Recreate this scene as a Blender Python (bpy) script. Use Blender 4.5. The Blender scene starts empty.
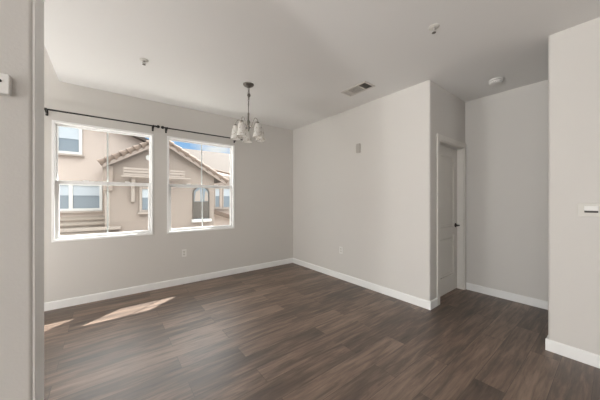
import bpy, bmesh, math, random
from mathutils import Vector, Matrix
random.seed(4)
S = bpy.context.scene
C = S.collection
PI = math.pi

# ------------------------------------------------------------------ camera
cd = bpy.data.cameras.new('camera')
cam = bpy.data.objects.new('camera', cd)
C.objects.link(cam)
cd.sensor_width = 36.0
cd.lens = 247.56 / 600 * 36.0
cd.shift_y = -1.11 / 600
cd.clip_start = 0.02
cam.location = (0, 0, 1.319)
cam.rotation_euler = (PI / 2, 0, -0.6609)
S.camera = cam

# ------------------------------------------------------------------ exposure
S.view_settings.view_transform = 'Standard'
S.view_settings.look = 'None'
S.view_settings.gamma = 1.0
S.view_settings.use_curve_mapping = False
S.view_settings.exposure = 0.0

# ------------------------------------------------------------------ sky, sun, added fill lights out of view
SKY_STRENGTH = 1.0
SUN_ENERGY = 24.0
WEST_W, WEST_B = 48.0, 310.0
SOUTH_W, SOUTH_B = 56.0, 330.0
NOOK_W, NOOK_B = 46.0, 150.0

w = bpy.data.worlds.new('sky')
S.world = w
w.use_nodes = True
wt = w.node_tree
wt.nodes.clear()
wo = wt.nodes.new('ShaderNodeOutputWorld')
bg = wt.nodes.new('ShaderNodeBackground')
tc = wt.nodes.new('ShaderNodeTexCoord')
sep = wt.nodes.new('ShaderNodeSeparateXYZ')
ramp = wt.nodes.new('ShaderNodeValToRGB')
e = ramp.color_ramp.elements
e[0].position = 0.0; e[0].color = (0.80, 0.86, 0.93, 1)
e[1].position = 0.6; e[1].color = (0.16, 0.36, 0.80, 1)
e[1].color = (7.0, 7.1, 7.2, 1)
m_ = e.new(0.20); m_.color = (0.30, 0.56, 0.93, 1)
m_ = e.new(0.27); m_.color = (0.34, 0.60, 0.95, 1)
m_ = e.new(0.40); m_.color = (6.2, 6.3, 6.4, 1)       # bright thin cloud higher up
nz = wt.nodes.new('ShaderNodeTexNoise')
nz.inputs['Scale'].default_value = 5.0
nz.inputs['Detail'].default_value = 6.0
mp = wt.nodes.new('ShaderNodeMapping')
mp.inputs['Scale'].default_value = (1, 1, 3.2)
mp.inputs['Location'].default_value = (0.35, 0.1, 0.0)
cr = wt.nodes.new('ShaderNodeValToRGB')
cr.color_ramp.elements[0].position = 0.50
cr.color_ramp.elements[1].position = 0.74
mx = wt.nodes.new('ShaderNodeMixRGB')
mx.inputs[2].default_value = (1.0, 1.0, 1.0, 1)
L = wt.links.new
L(tc.outputs['Generated'], sep.inputs[0])
L(sep.outputs['Z'], ramp.inputs[0])
L(tc.outputs['Generated'], mp.inputs[0])
L(mp.outputs[0], nz.inputs['Vector'])
L(nz.outputs['Fac'], cr.inputs[0])
L(cr.outputs[0], mx.inputs[0])
L(ramp.outputs[0], mx.inputs[1])
L(mx.outputs[0], bg.inputs[0])
bg.inputs[1].default_value = SKY_STRENGTH
L(bg.outputs[0], wo.inputs[0])

sd = bpy.data.lights.new('sun', 'SUN')
sd.energy = SUN_ENERGY
sd.angle = math.radians(0.6)
sd.color = (1.0, 0.97, 0.93)
so = bpy.data.objects.new('sun', sd)
C.objects.link(so)
so.location = (8, 9, 12)
so.rotation_euler = Vector((-1.30, -1.0, -1.78)).to_track_quat('-Z', 'Y').to_euler()


def area(name, loc, aim, sx, sy, watts, col):
    d = bpy.data.lights.new(name, 'AREA')
    d.shape = 'RECTANGLE'; d.size = sx; d.size_y = sy; d.energy = watts; d.color = col
    o = bpy.data.objects.new(name, d)
    C.objects.link(o)
    o.location = loc
    o.rotation_euler = Vector(aim).to_track_quat('-Z', 'Z').to_euler()
    return o


# added fill lights behind the camera, one level, one aimed up for the ceiling
area('fill_west', (-5.56, -0.35, 1.20), (1, 0, .10), 2.5, 2.2, WEST_W, (1.0, 0.99, 0.975))
area('fill_up_west', (-5.50, -0.35, 0.35), (.45, 0, 1), 2.5, .6, WEST_B, (1.0, 0.99, 0.975))
# added fill lights hidden behind the partition, for the right wall and ceiling
area('fill_side', (-2.93, 2.75, 1.15), (1, 0, .05), 2.3, 2.1, NOOK_W, (1.0, 0.99, 0.975))
area('fill_up_side', (-2.90, 2.75, 0.30), (.6, 0, 1), 2.3, .5, NOOK_B, (1.0, 0.99, 0.975))
area('fill_south', (-3.9, -9.06, 1.20), (.1, 1, .12), 2.6, 2.2, SOUTH_W, (1.0, 0.99, 0.975))  # added fill from far behind, for the door and window walls
area('fill_up_south', (-3.9, -9.0, 0.35), (0, .12, 1), 2.6, .6, SOUTH_B, (1.0, 0.99, 0.975))  # added fill aimed up, brightens the ceiling from behind


# ------------------------------------------------------------------ materials
def nodes(name):
    m = bpy.data.materials.new(name)
    m.use_nodes = True
    nt = m.node_tree
    return m, nt, nt.nodes['Principled BSDF']


def plain(name, col, rough=0.5, metal=0.0, bump=0.0, scale=60.0, var=0.0, spec=None):
    m, nt, b = nodes(name)
    b.inputs['Base Color'].default_value = (*col, 1)
    b.inputs['Roughness'].default_value = rough
    b.inputs['Metallic'].default_value = metal
    if spec is not None:
        b.inputs['Specular IOR Level'].default_value = spec
    t = nt.nodes.new('ShaderNodeTexCoord')
    n = nt.nodes.new('ShaderNodeTexNoise')
    n.inputs['Scale'].default_value = scale
    n.inputs['Detail'].default_value = 3
    nt.links.new(t.outputs['Object'], n.inputs['Vector'])
    if var:
        r = nt.nodes.new('ShaderNodeMixRGB')
        r.inputs[1].default_value = (*[c * (1 - var) for c in col], 1)
        r.inputs[2].default_value = (*[min(1, c * (1 + var)) for c in col], 1)
        nt.links.new(n.outputs['Fac'], r.inputs[0])
        nt.links.new(r.outputs[0], b.inputs['Base Color'])
    if bump:
        bp = nt.nodes.new('ShaderNodeBump')
        bp.inputs['Strength'].default_value = bump
        bp.inputs['Distance'].default_value = 0.003
        nt.links.new(n.outputs['Fac'], bp.inputs['Height'])
        nt.links.new(bp.outputs[0], b.inputs['Normal'])
    return m


def floor_mat():
    m, nt, b = nodes('dark_wood_planks')
    N, K = nt.nodes.new, nt.links.new
    t = N('ShaderNodeTexCoord')
    mpg = N('ShaderNodeMapping')
    mpg.inputs['Location'].default_value = (0.31, 0.07, 0)
    K(t.outputs['Object'], mpg.inputs[0])
    br = N('ShaderNodeTexBrick')
    br.offset = 0.37; br.offset_frequency = 2; br.squash = 1.0
    br.inputs['Scale'].default_value = 1.0
    br.inputs['Brick Width'].default_value = 1.22
    br.inputs['Row Height'].default_value = 0.18
    br.inputs['Mortar Size'].default_value = 0.0016
    br.inputs['Mortar Smooth'].default_value = 0.2
    br.inputs['Bias'].default_value = 0.0
    br.inputs['Color1'].default_value = (0, 0, 0, 1)
    br.inputs['Color2'].default_value = (1, 1, 1, 1)
    br.inputs['Mortar'].default_value = (0.5, 0.5, 0.5, 1)
    K(mpg.outputs[0], br.inputs['Vector'])
    # grain runs along the boards; each board's grain is shifted by its own value
    cmb = N('ShaderNodeCombineXYZ')
    sc = N('ShaderNodeMath'); sc.operation = 'MULTIPLY'; sc.inputs[1].default_value = 37.0
    K(br.outputs['Color'], sc.inputs[0])
    K(sc.outputs[0], cmb.inputs['Z'])
    st = N('ShaderNodeMapping')
    st.inputs['Scale'].default_value = (2.0, 17.0, 1.0)
    K(t.outputs['Object'], st.inputs[0])
    ad = N('ShaderNodeVectorMath'); ad.operation = 'ADD'
    K(st.outputs[0], ad.inputs[0]); K(cmb.outputs[0], ad.inputs[1])
    g1 = N('ShaderNodeTexNoise')
    g1.inputs['Scale'].default_value = 1.3; g1.inputs['Detail'].default_value = 8
    g1.inputs['Roughness'].default_value = 0.62; g1.inputs['Distortion'].default_value = 0.45
    K(ad.outputs[0], g1.inputs['Vector'])
    st2 = N('ShaderNodeMapping')
    st2.inputs['Scale'].default_value = (3.0, 95.0, 1.0)
    K(t.outputs['Object'], st2.inputs[0])
    g2 = N('ShaderNodeTexNoise')
    g2.inputs['Scale'].default_value = 1.0; g2.inputs['Detail'].default_value = 4
    K(st2.outputs[0], g2.inputs['Vector'])
    # total tone
    a1 = N('ShaderNodeMath'); a1.operation = 'MULTIPLY_ADD'; a1.inputs[1].default_value = 0.34
    K(br.outputs['Color'], a1.inputs[0])
    a2 = N('ShaderNodeMath'); a2.operation = 'MULTIPLY_ADD'; a2.inputs[1].default_value = 1.5; a2.inputs[2].default_value = -0.48
    K(g1.outputs['Fac'], a2.inputs[0])
    K(a2.outputs[0], a1.inputs[2])
    a3 = N('ShaderNodeMath'); a3.operation = 'MULTIPLY_ADD'; a3.inputs[1].default_value = 0.34
    K(g2.outputs['Fac'], a3.inputs[0]); K(a1.outputs[0], a3.inputs[2])
    rp = N('ShaderNodeValToRGB')
    el = rp.color_ramp.elements
    el[0].position = 0.12; el[0].color = (0.030, 0.0175, 0.0115, 1)
    el[1].position = 0.98; el[1].color = (0.30, 0.205, 0.15, 1)
    q = el.new(0.52); q.color = (0.118, 0.077, 0.055, 1)
    K(a3.outputs[0], rp.inputs[0])
    dk = N('ShaderNodeMixRGB'); dk.blend_type = 'MULTIPLY'
    K(br.outputs['Fac'], dk.inputs[0]); K(rp.outputs[0], dk.inputs[1])
    dk.inputs[2].default_value = (0.35, 0.33, 0.32, 1)
    K(dk.outputs[0], b.inputs['Base Color'])
    ro = N('ShaderNodeMapRange')
    ro.inputs['To Min'].default_value = 0.38; ro.inputs['To Max'].default_value = 0.52
    K(g1.outputs['Fac'], ro.inputs['Value'])
    K(ro.outputs[0], b.inputs['Roughness'])
    b.inputs['Specular IOR Level'].default_value = 1.0
    bp = N('ShaderNodeBump'); bp.inputs['Strength'].default_value = 0.25; bp.inputs['Distance'].default_value = 0.002
    K(a3.outputs[0], bp.inputs['Height'])
    K(bp.outputs[0], b.inputs['Normal'])
    return m


def glass_mat():
    m = bpy.data.materials.new('clear_glass')
    m.use_nodes = True
    nt = m.node_tree
    nt.nodes.clear()
    o = nt.nodes.new('ShaderNodeOutputMaterial')
    tr = nt.nodes.new('ShaderNodeBsdfTransparent')
    tr.inputs[0].default_value = (0.95, 0.965, 0.96, 1)
    gl = nt.nodes.new('ShaderNodeBsdfGlossy')
    gl.inputs['Roughness'].default_value = 0.02
    fr = nt.nodes.new('ShaderNodeFresnel')
    ge = nt.nodes.new('ShaderNodeNewGeometry')            # the same reflectance on both faces of the thin pane
    mr = nt.nodes.new('ShaderNodeMapRange')
    mr.inputs['To Min'].default_value = 1.35; mr.inputs['To Max'].default_value = 1 / 1.35
    nt.links.new(ge.outputs['Backfacing'], mr.inputs['Value'])
    nt.links.new(mr.outputs[0], fr.inputs[0])
    mi = nt.nodes.new('ShaderNodeMixShader')
    nt.links.new(fr.outputs[0], mi.inputs[0])
    nt.links.new(tr.outputs[0], mi.inputs[1])
    nt.links.new(gl.outputs[0], mi.inputs[2])
    nt.links.new(mi.outputs[0], o.inputs[0])
    return m


def alabaster_mat():
    m, nt, b = nodes('alabaster_glass')
    N, K = nt.nodes.new, nt.links.new
    t = N('ShaderNodeTexCoord')
    n = N('ShaderNodeTexNoise')
    n.inputs['Scale'].default_value = 34; n.inputs['Detail'].default_value = 3; n.inputs['Distortion'].default_value = 1.2
    K(t.outputs['Object'], n.inputs['Vector'])
    r = N('ShaderNodeValToRGB')
    r.color_ramp.elements[0].position = 0.33; r.color_ramp.elements[0].color = (0.50, 0.44, 0.36, 1)
    r.color_ramp.elements[1].position = 0.46; r.color_ramp.elements[1].color = (0.96, 0.945, 0.91, 1)
    K(n.outputs['Fac'], r.inputs[0])
    K(r.outputs[0], b.inputs['Base Color'])
    b.inputs['Roughness'].default_value = 0.25
    tl = N('ShaderNodeBsdfTranslucent')
    K(r.outputs[0], tl.inputs[0])
    mi = N('ShaderNodeMixShader'); mi.inputs[0].default_value = 0.35
    K(b.outputs[0], mi.inputs[1]); K(tl.outputs[0], mi.inputs[2])
    K(mi.outputs[0], nt.nodes['Material Output'].inputs[0])
    return m


M = dict(
    wall=plain('greige_wall_paint', (0.648, 0.626, 0.592), 0.75, bump=0.12, scale=120),
    ceil=plain('ceiling_paint', (0.80, 0.79, 0.77), 0.8, bump=0.12, scale=110),
    trim=plain('white_trim_paint', (0.86, 0.86, 0.845), 0.4),
    door=plain('door_paint', (0.70, 0.675, 0.63), 0.45),
    vinyl=plain('white_vinyl', (0.90, 0.90, 0.89), 0.4),
    plastic=plain('white_plastic', (0.80, 0.79, 0.76), 0.4),
    offwhite=plain('offwhite_plastic', (0.66, 0.64, 0.59), 0.45),
    warmgrey=plain('warm_grey_plastic', (0.46, 0.43, 0.40), 0.5),
    grey=plain('grey_plastic', (0.36, 0.34, 0.31), 0.5),
    dark=plain('dark_void', (0.015, 0.013, 0.012), 0.7),
    slot=plain('dark_slot', (0.06, 0.055, 0.05), 0.6),
    black=plain('black_iron', (0.012, 0.011, 0.010), 0.4, metal=0.3),
    nickel=plain('brushed_nickel', (0.20, 0.185, 0.165), 0.30, metal=1.0),
    chrome=plain('bright_metal', (0.62, 0.60, 0.56), 0.22, metal=1.0),
    bronze=plain('dark_bronze', (0.06, 0.048, 0.038), 0.35, metal=0.8),
    vent=plain('vent_enamel', (0.62, 0.59, 0.55), 0.4),
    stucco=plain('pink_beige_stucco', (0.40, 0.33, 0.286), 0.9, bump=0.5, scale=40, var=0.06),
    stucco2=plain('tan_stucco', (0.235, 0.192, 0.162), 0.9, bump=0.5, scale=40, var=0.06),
    hood=plain('cream_house_trim', (0.285, 0.24, 0.205), 0.7),
    hwhite=plain('white_house_trim', (0.50, 0.485, 0.46), 0.6),
    fascia=plain('fascia_wood', (0.22, 0.175, 0.145), 0.7, var=0.1, scale=8),
    blind=plain('pale_window_blind', (0.36, 0.39, 0.415), 0.6),
    pane=plain('dim_window_pane', (0.17, 0.20, 0.225), 0.2, spec=0.3),
    iron=plain('dark_ironwork', (0.075, 0.063, 0.052), 0.6),
    louver=plain('grey_brown_siding', (0.27, 0.225, 0.185), 0.8, var=0.06, scale=6),
    tile=plain('clay_roof_tile', (0.125, 0.088, 0.066), 0.85, var=0.28, scale=5, bump=0.4),
    roof=plain('weathered_roof', (0.062, 0.047, 0.038), 0.9, var=0.16, scale=9, bump=0.6),
    ground=plain('asphalt', (0.50, 0.48, 0.45), 0.9, var=0.1),
    glass=glass_mat(), floor=floor_mat(), alabaster=alabaster_mat(),
)


# ------------------------------------------------------------------ mesh helpers
class MB:
    def __init__(s):
        s.b = bmesh.new()

    def box(s, x0, x1, y0, y1, z0, z1, bevel=0.0, seg=2):
        g = bmesh.ops.create_cube(s.b, size=1.0)
        for v in g['verts']:
            v.co = Vector(((x0 + x1) / 2 + v.co.x * (x1 - x0), (y0 + y1) / 2 + v.co.y * (y1 - y0), (z0 + z1) / 2 + v.co.z * (z1 - z0)))
        if bevel:
            es = list({ed for v in g['verts'] for ed in v.link_edges})
            bmesh.ops.bevel(s.b, geom=es, offset=bevel, segments=seg, affect='EDGES', profile=0.5)
        return s

    def prism(s, pts, axis, a0, a1):
        """outline of 2D points swept along one axis (x: pts are y,z; y: x,z; z: x,y)"""
        def mk(p, a):
            return {'x': (a, p[0], p[1]), 'y': (p[0], a, p[1]), 'z': (p[0], p[1], a)}[axis]
        A = [s.b.verts.new(mk(p, a0)) for p in pts]
        B = [s.b.verts.new(mk(p, a1)) for p in pts]
        n = len(pts)
        fs = [s.b.faces.new(A), s.b.faces.new(B[::-1])]
        for i in range(n):
            fs.append(s.b.faces.new((A[i], B[i], B[(i + 1) % n], A[(i + 1) % n])))
        bmesh.ops.recalc_face_normals(s.b, faces=fs)
        return s

    def lathe(s, prof, o=(0, 0, 0), n=32, axis=(0, 0, 1)):
        q = Vector((0, 0, 1)).rotation_difference(Vector(axis))
        rows = []
        for r, z in prof:
            if r < 1e-6:
                rows.append([s.b.verts.new(q @ Vector((0, 0, z)) + Vector(o))])
            else:
                rows.append([s.b.verts.new(q @ Vector((r * math.cos(2 * PI * k / n), r * math.sin(2 * PI * k / n), z)) + Vector(o)) for k in range(n)])
        fs = []
        for a, b in zip(rows, rows[1:]):
            for k in range(n):
                k2 = (k + 1) % n
                if len(a) == 1 and len(b) == 1: continue
                if len(a) == 1: fs.append(s.b.faces.new((a[0], b[k2], b[k])))
                elif len(b) == 1: fs.append(s.b.faces.new((a[k], a[k2], b[0])))
                else: fs.append(s.b.faces.new((a[k], a[k2], b[k2], b[k])))
        bmesh.ops.recalc_face_normals(s.b, faces=fs)
        return s

    def tube(s, pts, r, n=12, cap=True):
        pts = [Vector(p) for p in pts]
        rs = r if isinstance(r, (list, tuple)) else [r] * len(pts)
        rows = []
        up = None
        for i, p in enumerate(pts):
            d = (pts[min(i + 1, len(pts) - 1)] - pts[max(i - 1, 0)]).normalized()
            if up is None:
                up = d.orthogonal().normalized()
            up = (up - d * up.dot(d)).normalized()
            sd_ = d.cross(up)
            rows.append([s.b.verts.new(p + (up * math.cos(2 * PI * k / n) + sd_ * math.sin(2 * PI * k / n)) * rs[i]) for k in range(n)])
        fs = []
        for a, b in zip(rows, rows[1:]):
            for k in range(n):
                fs.append(s.b.faces.new((a[k], a[(k + 1) % n], b[(k + 1) % n], b[k])))
        if cap:
            fs.append(s.b.faces.new(rows[0][::-1])); fs.append(s.b.faces.new(rows[-1]))
        bmesh.ops.recalc_face_normals(s.b, faces=fs)
        return s

    def sphere(s, c, r, sc=(1, 1, 1)):
        g = bmesh.ops.create_uvsphere(s.b, u_segments=20, v_segments=12, radius=r)
        for v in g['verts']:
            v.co = Vector((v.co.x * sc[0], v.co.y * sc[1], v.co.z * sc[2])) + Vector(c)
        return s

    def build(s, name, mat, parent=None, smooth=False, offset=None):
        me = bpy.data.meshes.new(name)
        if offset is not None:
            bmesh.ops.translate(s.b, verts=s.b.verts, vec=-Vector(offset))
        s.b.to_mesh(me)
        s.b.free()
        me.materials.append(mat)
        o = bpy.data.objects.new(name, me)
        C.objects.link(o)
        if parent is not None:
            o.parent = parent
        if smooth:
            for p in me.polygons: p.use_smooth = True
            me.set_sharp_from_angle(angle=math.radians(40))
        return o


def struct(o, label=None):
    o['kind'] = 'structure'
    if label: o['label'] = label
    return o


def empty(name, loc):
    o = bpy.data.objects.new(name, None)
    o.empty_display_size = 0.1
    C.objects.link(o)
    o.location = loc
    return o


def thing(name, loc, label, cat, group=None):
    o = empty(name, loc)
    o['label'] = label; o['category'] = cat
    if group: o['group'] = group
    return o


def copy_tree(o, parent=None):
    c = o.copy()
    C.objects.link(c)
    if parent is not None: c.parent = parent
    for ch in [x for x in bpy.data.objects if x.parent == o]:
        copy_tree(ch, c)
    return c


# ------------------------------------------------------------------ room shell
XR, YW, YC, XH, YN = 3.035, 4.145, 1.380, 4.146, 0.378
H = 2.74
XS = -0.46                       # edge of the lowered dining ceiling
YF, YB, XE = 1.150, 1.300, -0.188   # front, back and end of the partition at left
W1 = (-0.525, 0.527); W2 = (0.703, 1.763); WZ = (0.80, 2.262)

struct(MB().box(-5.7, 4.3, -9.2, 4.3, -0.12, 0.0).build('floor', M['floor']), 'dark brown wood plank floor')

c_ = MB()
c_.box(XS, 4.3, -9.2, 4.145, H, H + 0.12)
c_.box(-5.7, XS, -9.2, YB, H, H + 0.12)
c_.box(XS, XS + 0.10, YB, 4.145, H + 0.12, 3.30)
c_.box(-3.1, XS + 0.10, YB - 0.1, 4.145, 3.30, 3.42)
c_.box(-4.2, XS, YB - 0.10, YB, H + 0.12, 3.30)
struct(c_.build('ceiling', M['ceil']), 'smooth pale greige ceiling')

wb = MB()
xs = [-3.1, W1[0], W1[1], W2[0], W2[1], 3.15]
wb.box(xs[0], xs[1], YW, YW + .15, 0, 3.42)
wb.box(xs[2], xs[3], YW, YW + .15, 0, 3.42)
wb.box(xs[4], xs[5], YW, YW + .15, 0, 3.42)
for a, b in (W1, W2):
    wb.box(a, b, YW, YW + .15, 0, WZ[0])
    wb.box(a, b, YW, YW + .15, WZ[1], 3.42)
struct(wb.build('wall_back', M['wall']), 'greige wall with the two windows')


def round_pts(x0, x1, y0, y1, corners, r=0.02, n=6):
    """rectangle outline, chosen corners (ll, lr, ur, ul) rounded"""
    out = []
    spec = (('ll', x0, y0, 180), ('lr', x1, y0, 270), ('ur', x1, y1, 0), ('ul', x0, y1, 90))
    for nme, x, y, a0 in spec:
        if nme in corners:
            cx = x + (r if x == x0 else -r); cy = y + (r if y == y0 else -r)
            for k in range(n + 1):
                a = math.radians(a0 + 90 * k / n)
                out.append((cx + r * math.cos(a), cy + r * math.sin(a)))
        else:
            out.append((x, y))
    return out


struct(MB().prism(round_pts(XR, XR + .115, YC, YW, ('ll',)), 'z', 0, H).build('wall_right', M['wall'], smooth=True), 'long greige wall right of the windows')
struct(MB().prism(round_pts(XR, XR + .115, -9.0, YN, ('ul', 'ur')), 'z', 0, H).build('wall_near_right', M['wall'], smooth=True), 'greige wall end at the right of the photo')
DX0, DX1, DZ = 3.275, 4.095, 2.06
dw = MB()
dw.box(XR + .115, DX0, YC, YC + .12, 0, H)
dw.box(DX1, XH + .115, YC, YC + .12, 0, H)
dw.box(DX0, DX1, YC, YC + .12, DZ, H)
struct(dw.build('wall_door', M['wall']), 'short wall holding the white door')
struct(MB().box(XH, XH + .115, -1.1, YC, 0, H).build('wall_hall', M['wall']), 'hall wall beyond the door')
struct(MB().box(XR + .115, XH, -1.1, -.98, 0, H).build('wall_hall_end', M['wall']))
struct(MB().prism(round_pts(-5.5, XE, YF, YB, ('lr', 'ur'), r=0.012), 'z', 0, H).build('wall_left', M['wall'], smooth=True), 'greige partition at the left edge')
struct(MB().box(-3.1, -3.0, YB, YW, 0, 3.3).build('wall_nook', M['wall']))
ww = MB()
ww.box(-5.6, -5.5, -9.0, -1.7, 0, H); ww.box(-5.6, -5.5, .95, YB, 0, H); ww.box(-5.6, -5.5, -1.7, .95, 2.4, H)
struct(ww.build('wall_west', M['wall']))
ws = MB()
ws.box(-5.6, -5.2, -9.1, -9.0, 0, H); ws.box(-2.6, XR + .115, -9.1, -9.0, 0, H); ws.box(-5.2, -2.6, -9.1, -9.0, 2.4, H)
struct(ws.build('wall_south', M['wall']))

# painted end of the partition
struct(MB().box(XE - .002, XE + .004, YF + .004, YB - .002, 0, H, bevel=.0015).build('trim_1', M['trim']), 'white painted end of the left partition')


# baseboards ---------------------------------------------------------
BH, BT = 0.098, 0.014


def base_prof(sign, at):
    return [(at, 0), (at + sign * BT, 0), (at + sign * BT, BH - .012), (at + sign * (BT - .006), BH - .002), (at + sign * .004, BH), (at, BH)]


struct(MB().prism(base_prof(-1, YW), 'x', -3.0, XR).build('baseboard_back', M['trim']))
bb = MB()
bb.prism(base_prof(-1, XR), 'y', YC - BT, YW - BT)
bb.prism(base_prof(-1, YC), 'x', XR, 3.21)
struct(bb.build('baseboard_right', M['trim']))
struct(MB().prism(base_prof(-1, XH), 'y', -.98, YC - .016).build('baseboard_hall', M['trim']))
bb = MB()
bb.prism(base_prof(-1, XR), 'y', -9.0, YN + BT)
bb.prism(base_prof(1, YN), 'x', XR, XR + .115)
struct(bb.build('baseboard_near_right', M['trim']))
struct(MB().prism(base_prof(-1, YF), 'x', -5.5, XE - .003).build('baseboard_left', M['trim']))


# windows --------------------------------------------------------------
def window(n, x0, x1, label):
    z0, z1 = WZ
    root = struct(empty('window_%d' % n, ((x0 + x1) / 2, YW, z0)), label)
    base = Vector(root.location)
    yi, yo = YW - .006, YW + .125
    f = MB(); t = .026
    f.box(x0, x0 + t, yi, yo, z0, z1, .003); f.box(x1 - t, x1, yi, yo, z0, z1, .003)
    f.box(x0 + t, x1 - t, yi, yo, z1 - t, z1, .003); f.box(x0 + t, x1 - t, yi, yo, z0, z0 + t, .003)
    f.build('frame', M['vinyl'], root, offset=base)
    zm = 1.525
    a0, a1 = x0 + t, x1 - t

    def sash(name, zb, zt, y0, y1, wl, wt, wb_):
        s_ = MB()
        s_.box(a0, a0 + wl, y0, y1, zb, zt, .003); s_.box(a1 - wl, a1, y0, y1, zb, zt, .003)
        s_.box(a0 + wl, a1 - wl, y0, y1, zt - wt, zt, .003); s_.box(a0 + wl, a1 - wl, y0, y1, zb, zb + wb_, .003)
        so_ = s_.build(name, M['vinyl'], root, offset=base)
        ym = (y0 + y1) / 2
        MB().box(a0 + wl - .002, a1 - wl + .002, ym - .002, ym + .002, zb + wb_ - .002, zt - wt + .002).build('pane', M['glass'], so_, offset=base)
        xm = (x0 + x1) / 2
        MB().box(xm - .008, xm + .008, ym + .004, ym + .012, zb + wb_, zt - wt).build('glazing_bar', M['vinyl'], so_, offset=base)
        return so_
    sash('upper_sash', zm - .02, z1 - t, YW + .075, YW + .110, .016, .016, .042)
    lo = sash('lower_sash', z0 + t, zm + .022, YW + .035, YW + .070, .034, .046, .036)
    for dx in (-.22, .22):
        MB().box((x0 + x1) / 2 + dx - .03, (x0 + x1) / 2 + dx + .03, YW + .022, YW + .040, zm + .020, zm + .032, .003).build('sash_lock', M['vinyl'], lo, offset=base)
    return root


window(1, *W1, 'left white framed window')
window(2, *W2, 'right white framed window')

# door -----------------------------------------------------------------
d0 = struct(empty('door_1', (3.685, YC + .10, 0)), 'closed two panel door with dark lever handle')
db = Vector(d0.location)
cs = MB()
cs.box(3.21, DX0 + .004, YC - .016, YC, 0, 2.125, .004)
cs.box(DX1 - .004, XH - .001, YC - .016, YC, 0, 2.125, .004)
cs.box(DX0 + .004, DX1 - .004, YC - .016, YC, DZ - .004, 2.125, .004)
cs.build('casing', M['door'], d0, offset=db)
jb = MB()
jb.box(DX0, DX0 + .014, YC, YC + .12, 0, DZ); jb.box(DX1 - .014, DX1, YC, YC + .12, 0, DZ); jb.box(DX0 + .014, DX1 - .014, YC, YC + .12, DZ - .014, DZ)
jb.build('jamb', M['door'], d0, offset=db)
lx0, lx1, lz0, lz1 = DX0 + .016, DX1 - .016, .008, DZ - .016
ly = YC + .085
lf = MB()
stile, mid0, mid1, bot, top_ = .115, .80, .925, .24, .13
lf.box(lx0, lx0 + stile, ly, ly + .035, lz0, lz1); lf.box(lx1 - stile, lx1, ly, ly + .035, lz0, lz1)
lf.box(lx0 + stile, lx1 - stile, ly, ly + .035, lz0, bot); lf.box(lx0 + stile, lx1 - stile, ly, ly + .035, mid0, mid1)
lf.box(lx0 + stile, lx1 - stile, ly, ly + .035, lz1 - top_, lz1)
leaf = lf.build('leaf', M['door'], d0, offset=db)
for za, zb in ((bot, mid0), (mid1, lz1 - top_)):
    p_ = MB()
    xa, xb = lx0 + stile, lx1 - stile
    p_.box(xa, xb, ly + .014, ly + .03, za, zb)
    p_.box(xa + .035, xb - .035, ly + .004, ly + .016, za + .035, zb - .035, .009, 1)
    p_.build('panel', M['door'], leaf, offset=db)
hx, hz = lx1 - .062, .935
hn = MB()
hn.lathe([(0, 0), (.031, 0), (.031, .006), (.026, .011), (.011, .013), (.010, .045), (0, .045)], (hx, ly, hz), 24, (0, -1, 0))
hn.tube([(hx + .004, ly - .046, hz), (hx - .03, ly - .05, hz), (hx - .075, ly - .047, hz), (hx - .108, ly - .042, hz - .002)], [.0105, .010, .0085, .0075])
hn.sphere((hx + .004, ly - .046, hz), .0115)
hd = hn.build('lever_handle', M['bronze'], leaf, smooth=True, offset=db)
hd['label'] = 'dark bronze lever handle'


# ------------------------------------------------------------------ neighbouring townhouse seen through the windows
struct(MB().box(-30, 40, 4.6, 60, -3.4, -3.2).build('ground', M['ground']))
# the building's own eave and side pier beyond the glass (they shade the upper sashes)
ev = MB()
ev.box(-3.2, 4.5, YW + .15, YW + .80, 2.86, 2.98)
ev.box(2.15, 2.30, YW + .15, YW + .62, -3.2, 2.86)
struct(ev.build('wall_exterior', M['stucco']), 'eave and pier outside the windows')

house = thing('townhouse', (0.8, 10.0, -3.2), 'pink beige stucco townhouse with a tiled front gable, beyond the windows', 'house')
hb = Vector(house.location)


def hp(mb, name, mat, parent=None, smooth=False):
    return mb.build(name, mat, parent if parent is not None else house, smooth=smooth, offset=hb)


YA, YG = 10.0, 9.0
# left block with a roof edge that falls to the right, up to the gable
hp(MB().prism([(-6, -3.2), (1.9, -3.2), (1.9, 2.93), (.10, 3.70), (-6, 6.2)], 'y', YA, YA + .9), 'wall', M['stucco'])
hp(MB().prism([(2.0, 2.84), (2.0, 2.94), (-6.2, 6.42), (-6.2, 6.30)], 'y', YA - .28, YA + .95), 'roof', M['roof'])
# front gable
pk = (1.36, 3.12); sl = .60
xl, xr = -0.02, 3.05
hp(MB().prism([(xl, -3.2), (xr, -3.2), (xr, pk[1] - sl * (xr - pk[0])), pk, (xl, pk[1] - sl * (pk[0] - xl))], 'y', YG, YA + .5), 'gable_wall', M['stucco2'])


def slope_bar(xa, xb, th, lift, y0, y1):
    def zz(x): return pk[1] - sl * abs(x - pk[0]) + lift
    return [(xa, zz(xa)), (xb, zz(xb)), (xb, zz(xb) + th), (xa, zz(xa) + th)]


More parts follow.
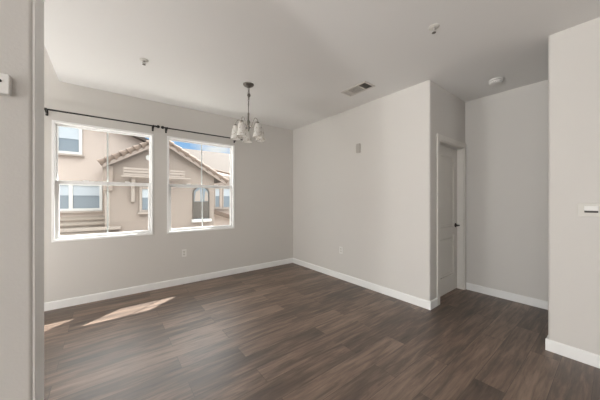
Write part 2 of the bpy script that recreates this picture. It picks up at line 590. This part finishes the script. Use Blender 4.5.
for xa, xb in ((-.12, pk[0]), (pk[0], 3.42)):
    hp(MB().prism(slope_bar(xa, xb, .11, -.05, 0, 0), 'y', YG - .20, YG - .14), 'rake_board', M['fascia'])
    hp(MB().prism(slope_bar(xa, xb, .06, .06, 0, 0), 'y', YG - .18, YA + .9), 'gable_roof', M['roof'])
tl_ = MB()
n = 9
for k in range(n):                                     # barrel tiles capping the rake
    a = k / n; b = (k + 1.25) / n
    for s_, xe in ((0, -.14), (1, 3.44)):
        x0_ = pk[0] + (xe - pk[0]) * a; x1_ = pk[0] + (xe - pk[0]) * min(b, 1.02)
        z0_ = pk[1] - sl * abs(x0_ - pk[0]) + .125; z1_ = pk[1] - sl * abs(x1_ - pk[0]) + .105
        tl_.tube([(x0_, YG - .12, z0_), (x1_, YG - .12, z1_)], [.055, .12], 12)
hp(tl_, 'rake_tile', M['tile'], smooth=True)
hp(MB().box(-.10, .12, YG - .10, YG + .02, 1.55, 2.28, .01), 'corner_post', M['fascia'])
hp(MB().lathe([(0, 0), (.085, 0), (.085, .03), (.05, .035), (0, .035)], (1.02, YG, 2.60), 20, (0, -1, 0)), 'gable_vent', M['hwhite'], smooth=True)
hp(MB().box(-.06, .06, YG - .012, YG + .1, -3.2, 1.6), 'corner_board', M['hood'])
# slatted shade over the gable's middle
tr = MB()
for z in (2.20, 2.115, 2.03):
    tr.box(.36, 2.0, YG - .30, YG - .26, z - .028, z + .028, .006)
tr.box(.30, 2.16, YG - .34, YG - .22, 1.955, 1.995, .006)
for x in (.42, 1.2, 1.92):
    tr.box(x - .025, x + .025, YG - .26, YG - .22, 1.97, 2.24)
    tr.box(x - .03, x + .03, YG - .24, YG, 2.02, 2.08)
hp(tr, 'slatted_awning', M['hood'])
for x in (.60,):
    bk = MB().prism([(YG, 1.20), (YG - .10, 1.24), (YG - .10, 1.62), (YG - .26, 1.86), (YG - .26, 1.955), (YG, 1.955)], 'x', x - .045, x + .045)
    hp(bk, 'awning_bracket', M['hood'])


def house_window(x0, x1, z0, z1, y, blind_to, mull=(), sill=.05, trim=M['hwhite'], tw=.075):
    f = MB()
    f.box(x0 - tw, x0, y - .045, y + .04, z0 - tw, z1 + tw, .006); f.box(x1, x1 + tw, y - .045, y + .04, z0 - tw, z1 + tw, .006)
    f.box(x0, x1, y - .045, y + .04, z1, z1 + tw, .006); f.box(x0, x1, y - .045, y + .04, z0 - tw, z0, .006)
    for mx_ in mull:
        f.box(mx_ - .045, mx_ + .045, y - .040, y + .02, z0, z1, .006)
    fo = hp(f, 'window', trim)
    hp(MB().box(x0 - tw - sill, x1 + tw + sill, y - .10, y, z0 - tw - .05, z0 - tw), 'sill', M['hood'], fo)
    hp(MB().box(x0, x1, y - .006, y + .002, z0, z1), 'pane', M['pane'], fo)
    if blind_to < z1:
        hp(MB().box(x0, x1, y - .018, y - .010, blind_to, z1), 'blind', M['blind'], fo)
    return fo


house_window(-1.12, -.68, 2.72, 3.60, YA, 3.10)
house_window(-1.55, -.20, 1.03, 1.72, YA, 1.42, mull=(-.86,))
house_window(.84, 1.12, .98, 1.62, YG, 1.36, trim=M['hood'])
# lapped boards low on the left block
lv = MB()
for k in range(5):
    z = .80 - k * .155
    lv.prism([(YA, z), (YA - .05 - .012 * k, z - .10), (YA - .05 - .012 * k, z - .125), (YA, z - .125)], 'x', -2.2, -.04)
hp(lv, 'lapped_siding', M['louver'])
cap = MB()
cap.box(-1.2, .30, YG - .12, YG, .44, .52, .008)
cap.box(-1.2, .34, YG - .08, YG, .30, .36, .008)
hp(cap, 'ledge', M['hood'])
# arched opening in the gable wall with ironwork
ax0, ax1, az0, asp = 2.33, 2.86, .62, 1.52
arc = [(ax0 + (ax1 - ax0) * .5 + (ax1 - ax0) * .5 * math.cos(math.radians(a)), asp + (ax1 - ax0) * .5 * .85 * math.sin(math.radians(a))) for a in range(0, 181, 15)]
inner = [(ax1, az0)] + arc + [(ax0, az0)]
aw = hp(MB().prism(inner, 'y', YG - .012, YG + .004), 'arched_window', M['pane'])
rim = MB()
for a, b in zip(inner, inner[1:]):
    rim.tube([(a[0], YG - .02, a[1]), (b[0], YG - .02, b[1])], .022, 8)
hp(rim, 'arch_frame', M['iron'], aw, smooth=True)
hp(MB().box(ax0 - .06, ax1 + .06, YG - .14, YG, az0 - .10, az0 - .005, .01), 'sill', M['hwhite'], aw)
hp(MB().box(ax0 + .02, ax1 - .02, YG - .030, YG - .016, az0 + .02, 1.22), 'lower_shutter', M['iron'], aw)
hp(MB().prism([(ax0 + .04, 1.24), (ax0 + .24, 1.24), (ax0 + .22, 1.66), (ax0 + .08, 1.56)], 'y', YG - .024, YG - .016), 'curtain', M['hood'], aw)
hp(MB().prism([(ax1 - .16, 1.24), (ax1 - .03, 1.24), (ax1 - .05, 1.54), (ax1 - .12, 1.62)], 'y', YG - .024, YG - .016), 'curtain', M['hood'], aw)

# second house, right and behind
house2 = thing('tile_roofed_house', (6.0, 13.0, -3.2), 'low tile roofed house behind the arched window gable, far right', 'house')
hb = Vector(house2.location)
house_keep = house
house = house2
YP = 11.5
hp(MB().box(3.12, 12, YP, 18, -3.2, 2.42), 'wall', M['stucco'])
rf = MB()
rf.prism([(YP + .6, 2.35), (14.6, 4.08), (18.5, 2.0), (18.5, 1.9), (YP + .6, 2.25)], 'x', 1.9, 13)
hp(rf, 'roof', M['roof'])
# small hipped tile roof in front
hipm = MB()
A_ = [(2.9, YP - .35, 2.36), (7.2, YP - .35, 2.36), (7.2, YP + 1.0, 2.36), (2.9, YP + 1.0, 2.36), (3.1, YP + .9, 2.92), (6.2, YP + .9, 2.40)]
vs = [hipm.b.verts.new(p) for p in A_]
for f_ in ((0, 1, 5, 4), (1, 2, 5), (2, 3, 4, 5), (3, 0, 4), (3, 2, 1, 0)):
    hipm.b.faces.new([vs[i] for i in f_])
bmesh.ops.recalc_face_normals(hipm.b, faces=hipm.b.faces)
hp(hipm, 'hip_roof', M['tile'])
hp(MB().box(2.9, 7.2, YP - .40, YP - .34, 2.28, 2.38), 'fascia_board', M['hood'])
hr = MB()
for k in range(10):
    a = Vector(A_[4]).lerp(Vector(A_[5]), k / 10); b = Vector(A_[4]).lerp(Vector(A_[5]), (k + 1.2) / 10)
    hr.tube([a + Vector((0, 0, .03)), b + Vector((0, 0, .01))], [.05, .07], 10)
hp(hr, 'ridge_tile', M['tile'], smooth=True)
house_window(3.95, 4.14, .95, 1.78, YP, 1.45, trim=M['hood'], tw=.05)
house_window(4.34, 4.66, .93, 1.80, YP, 1.45, trim=M['hood'], tw=.05)
pr = MB()
pr.prism([(3.30, .84), (6.5, -.30), (6.5, -.10), (3.30, 1.0)], 'y', YP - .3, YP)
hp(pr, 'porch_roof', M['tile'])


# ------------------------------------------------------------------ curtain rods
def rod(name, x0, x1, br, fin, label):
    yr, zr = YW - .082, 2.357
    r = thing(name, ((x0 + x1) / 2, YW, zr), label, 'curtain rod', 'curtain rods above the windows')
    b = Vector(r.location)
    MB().tube([(x0, yr, zr), (x1, yr, zr)], .0095, 14).build('pole', M['black'], r, smooth=True, offset=b)
    for x, s_ in fin:
        if s_ == 0:
            continue
        prof = [(0, 0), (.011, 0), (.014, .004), (.012, .010), (.009, .014), (.014, .022), (.021, .034), (.022, .042), (.017, .054), (.008, .062), (0, .064)]
        MB().lathe(prof, (x, yr, zr), 20, (s_, 0, 0)).build('finial', M['black'], r, smooth=True, offset=b)
    for x in br:
        k = MB()
        k.box(x - .012, x + .012, YW - .006, YW, zr - .056, zr + .010, .002)
        k.tube([(x, YW - .005, zr - .034), (x, YW - .05, zr - .031), (x, yr + .004, zr - .021), (x, yr, zr - .012)], .0075, 10)
        k.tube([(x - .009, yr, zr), (x + .009, yr, zr)], .0155, 16)
        k.build('bracket', M['black'], r, smooth=True, offset=b)
    return r


rod('curtain_rod', -.625, .535, (-.565, .517), ((-.625, -1), (.535, 1)), 'black metal curtain rod above the left window')
rod('curtain_rod', .672, 1.90, (.688, 1.757), ((.672, -1), (1.90, 0)), 'black metal curtain rod above the right window, near the chandelier')

# ------------------------------------------------------------------ chandelier
cx, cy = 1.381, 2.818
ch = thing('chandelier', (cx, cy, H), 'five light chandelier with mottled white bell shades hanging from the ceiling', 'chandelier')
cb = Vector(ch.location)
rgt = Vector((math.cos(.6609), -math.sin(.6609), 0)); fwd = Vector((math.sin(.6609), math.cos(.6609), 0))
MB().lathe([(0, H), (.066, H), (.066, H - .008), (.060, H - .016), (.040, H - .030), (.018, H - .036), (.010, H - .048), (0, H - .048)], (cx, cy, 0), 32).build('canopy', M['nickel'], ch, smooth=True, offset=cb)
cn = MB()
z = H - .046
for k in range(10):                                   # chain: alternate links
    ang = PI / 2 * (k % 2)
    u = Vector((math.cos(ang), math.sin(ang), 0))
    pts = [Vector((cx, cy, z - .012)) + u * (.0068 * math.cos(t)) + Vector((0, 0, .015 * math.sin(t))) for t in [2 * PI * j / 14 for j in range(15)]]
    cn.tube(pts, .0026, 8, cap=False)
    z -= .0235
ch_bot = z
cn.tube([(cx + .010, cy, H - .046), (cx + .018, cy + .004, H - .12), (cx + .004, cy - .006, H - .2), (cx, cy, ch_bot)], .0028, 8)
cn.build('chain', M['nickel'], ch, smooth=True, offset=cb)
MB().sphere((cx + .006, cy, H - .135), .021, (1, 1, 1.1)).build('hook', M['nickel'], ch, smooth=True, offset=cb)
st_ = MB()
st_.tube([(cx, cy, ch_bot + .01), (cx, cy, 2.36)], .0048, 12)
st_.lathe([(0, 2.39), (.006, 2.39), (.013, 2.375), (.010, 2.36), (.009, 2.30), (.017, 2.285), (.021, 2.27), (.013, 2.25), (.011, 2.225), (.020, 2.205), (.014, 2.187), (.006, 2.175), (.009, 2.165), (0, 2.155)], (cx, cy, 0), 24)
st_.build('column', M['nickel'], ch, smooth=True, offset=cb)
R = .162
for deg, dep in ((108, -1), (36, -1), (-36, -1), (180, -1), (252, -1)):
    a = math.radians(deg)
    dv = rgt * math.cos(a) + fwd * (-math.sin(a))
    c0 = Vector((cx, cy, 0))

    def P(r_, z_): return c0 + dv * r_ + Vector((0, 0, z_))
    pts = []
    ctrl = [P(.008, 2.225), P(.035, 2.205), P(.065, 2.225), P(.085, 2.270), P(.112, 2.298), P(.140, 2.290), P(R, 2.262), P(R, 2.235)]
    for i in range(len(ctrl) - 1):                    # smooth curve through the control points
        p0 = ctrl[max(i - 1, 0)]; p1 = ctrl[i]; p2 = ctrl[i + 1]; p3 = ctrl[min(i + 2, len(ctrl) - 1)]
        for j in range(6):
            t = j / 6
            pts.append(.5 * ((2 * p1) + (p2 - p0) * t + (2 * p0 - 5 * p1 + 4 * p2 - p3) * t * t + (3 * p1 - p0 - 3 * p2 + p3) * t ** 3))
    pts.append(ctrl[-1])
    arm = MB().tube(pts, .0052, 10).build('arm', M['chrome'], ch, smooth=True, offset=cb)
    pc = P(R, 0)
    MB().lathe([(0, 2.245), (.010, 2.245), (.018, 2.238), (.022, 2.222), (.022, 2.205), (.016, 2.205), (0, 2.21)], pc, 24).build('socket_cup', M['nickel'], arm, smooth=True, offset=cb)
    outer = [(.022, 2.226), (.030, 2.221), (.037, 2.204), (.042, 2.176), (.0455, 2.145), (.050, 2.112), (.056, 2.082), (.062, 2.060)]
    innr = [(r_ - .004, z_ - .001) for r_, z_ in outer[::-1]]
    MB().lathe(outer + innr, pc, 36).build('shade', M['alabaster'], ch, smooth=True, offset=cb)
    MB().lathe([(0, 2.208), (.013, 2.205), (.014, 2.180), (.024, 2.150), (.027, 2.130), (.020, 2.112), (0, 2.103)], pc, 20).build('bulb', M['plastic'], ch, smooth=True, offset=cb)

# ------------------------------------------------------------------ ceiling register
vx0, vx1, vy0, vy1 = 2.45, 2.655, 1.873, 2.270
vt = thing('ceiling_vent', ((vx0 + vx1) / 2, (vy0 + vy1) / 2, H), 'rectangular white louvred air vent in the ceiling', 'vent')
vb = Vector(vt.location)
fr_ = MB()
fl = .024
for (a, b, c, d) in ((vx0, vx0 + fl, vy0, vy1), (vx1 - fl, vx1, vy0, vy1), (vx0 + fl, vx1 - fl, vy0, vy0 + fl), (vx0 + fl, vx1 - fl, vy1 - fl, vy1)):
    fr_.box(a, b, c, d, H - .009, H - .0005, .002)
d1, d2 = vy0 + fl + .105, vy1 - fl - .075
for yy in (d1, d2):
    fr_.box(vx0 + fl, vx1 - fl, yy - .006, yy + .006, H - .010, H - .0005, .002)
fr_.build('frame', M['vent'], vt, offset=vb)
MB().box(vx0 + .01, vx1 - .01, vy0 + .01, vy1 - .01, H - .0022, H - .0006).build('duct_shade_sheet', M['dark'], vt, offset=vb)  # near-black sheet stands in for the shade inside the duct


def slat(x0, x1, yc, zc, wd, tilt, along):
    c, s_ = math.cos(tilt) * wd / 2, math.sin(tilt) * wd / 2
    th = .0012
    if along == 'x':
        return [(yc - c, zc - s_), (yc + c, zc + s_), (yc + c, zc + s_ + th), (yc - c, zc - s_ + th)]


for ya, yb, tilt, cnt in ((vy0 + fl, d1, .80, 8), (d1, d2, -.30, 12), (d2, vy1 - fl, -.42, 6)):
    for k in range(cnt):
        yy = ya + .008 + (yb - ya - .016) * (k + .5) / cnt
        s1 = MB().prism(slat(0, 0, yy, H - .0075, .0085 if cnt == 8 else .0060, tilt, 'x'), 'x', vx0 + fl - .002, vx1 - fl + .002)
        s1.build('slat', M['vent'], vt, offset=vb)

# ------------------------------------------------------------------ sprinklers
def sprinkler(x, y, label):
    t = thing('fire_sprinkler', (x, y, H), label, 'sprinkler', 'ceiling fire sprinklers')
    MB().lathe([(0, 0), (.040, 0), (.040, -.003), (.034, -.007), (.016, -.010), (.014, -.006), (0, -.006)], (0, 0, 0), 28).build('escutcheon', M['offwhite'], t, smooth=True)
    b_ = MB()
    b_.lathe([(0, -.006), (.010, -.006), (.010, -.020), (.006, -.022), (0, -.022)], (0, 0, 0), 16)
    for sx in (-1, 1):
        b_.tube([(sx * .009, 0, -.020), (sx * .013, 0, -.032), (sx * .004, 0, -.047)], .0022, 8)
    b_.lathe([(0, -.022), (.0035, -.024), (.0035, -.044), (0, -.046)], (0, 0, 0), 12)
    b_.build('head', M['warmgrey'], t, smooth=True)
    MB().lathe([(0, -.046), (.015, -.046), (.016, -.048), (0, -.049)], (0, 0, 0), 20).build('deflector', M['nickel'], t, smooth=True)
    return t


sprinkler(.295, 2.979, 'small ceiling sprinkler above the left window')
sprinkler(2.131, .936, 'small ceiling sprinkler near the top right, closer to the hall')

# ------------------------------------------------------------------ smoke detector
sm = thing('smoke_detector', (3.665, .90, H), 'round white smoke detector on the hall ceiling', 'smoke detector')
MB().lathe([(0, 0), (.070, 0), (.070, -.010), (.066, -.012), (0, -.012)], (0, 0, 0), 40).build('base_plate', M['plastic'], sm, smooth=True)
MB().lathe([(.058, -.012), (.058, -.020), (0, -.020)], (0, 0, 0), 40).build('vent_ring', M['slot'], sm, smooth=True)
MB().lathe([(0, -.018), (.064, -.018), (.066, -.022), (.064, -.034), (.056, -.044), (.030, -.049), (0, -.050)], (0, 0, 0), 40).build('cover', M['plastic'], sm, smooth=True)
gr = MB()
for k in range(7):
    a = math.radians(175 + 16 * k)
    gr.tube([(.061 * math.cos(a), .061 * math.sin(a), -.030), (.0595 * math.cos(a), .0595 * math.sin(a), -.0395)], .0032, 8)
gr.build('sounder_slots', M['slot'], sm, smooth=True)


# ------------------------------------------------------------------ sockets and wall devices
def outlet(loc, rz, label):
    t = thing('wall_outlet', loc, label, 'outlet', 'duplex wall outlets')
    t.rotation_euler.z = rz                          # local -Y faces the room
    MB().box(-.035, .035, -.006, 0, -.057, .057, .0025).build('cover_plate', M['plastic'], t)
    for s_ in (-1, 1):
        o = MB().prism([(.017 * math.cos(2 * PI * k / 24), s_ * .021 + max(-.0135, min(.0135, .017 * math.sin(2 * PI * k / 24)))) for k in range(24)], 'y', -.0085, -.005).build('socket', M['offwhite'], t)
        sl2 = MB()
        sl2.box(-.0075, -.0055, -.0092, -.008, s_ * .021 - .002, s_ * .021 + .007)
        sl2.box(.0055, .0075, -.0092, -.008, s_ * .021 - .002, s_ * .021 + .006)
        sl2.tube([(0, -.0092, s_ * .021 - .007), (0, -.008, s_ * .021 - .007)], .0024, 10)
        sl2.build('slots', M['slot'], o)
    MB().tube([(0, -.0072, 0), (0, -.0055, 0)], .003, 12).build('screw', M['chrome'], t)
    return t


outlet((.939, YW, .478), 0, 'white wall outlet below the right window')
outlet((XR, 2.80, .476), -PI / 2, 'white wall outlet low on the long right wall')

ck = thing('door_chime', (XR, 2.433, 2.09), 'small narrow chime box high on the long right wall', 'door chime')
MB().box(-.028, 0, -.030, .030, -.070, .070, .004).build('cover', M['warmgrey'], ck)
gg = MB()
for k in range(6):
    gg.box(-.0292, -.0275, -.004 + 0, .004, -.055 + k * .02, -.043 + k * .02)
gg.build('grille', M['grey'], ck)
MB().box(-.020, 0, .030, .042, -.064, .064, .003).build('side_tube', M['grey'], ck)

th = thing('thermostat', (XR, .135, 1.231), 'white thermostat on a pale wall plate at the right edge', 'thermostat')
MB().box(-.006, 0, -.105, .073, -.054, .054, .003).build('wall_plate', M['offwhite'], th)
MB().box(-.026, -.005, -.040, .034, -.006, .034, .004).build('body', M['plastic'], th)
MB().box(-.020, -.005, -.039, .033, -.0215, -.006, .002).build('display_slot', M['slot'], th)

sn = thing('wall_sensor', (-.258, YF, 1.664), 'small white sensor box with a black eye on the left partition', 'sensor')
MB().box(-.027, .025, -.024, 0, -.030, .030, .003).build('housing', M['plastic'], sn)
MB().lathe([(0, 0), (.0045, 0), (.0045, .002), (0, .003)], (.0055, -.0238, .006), 16, (0, -1, 0)).build('lens', M['dark'], sn, smooth=True)
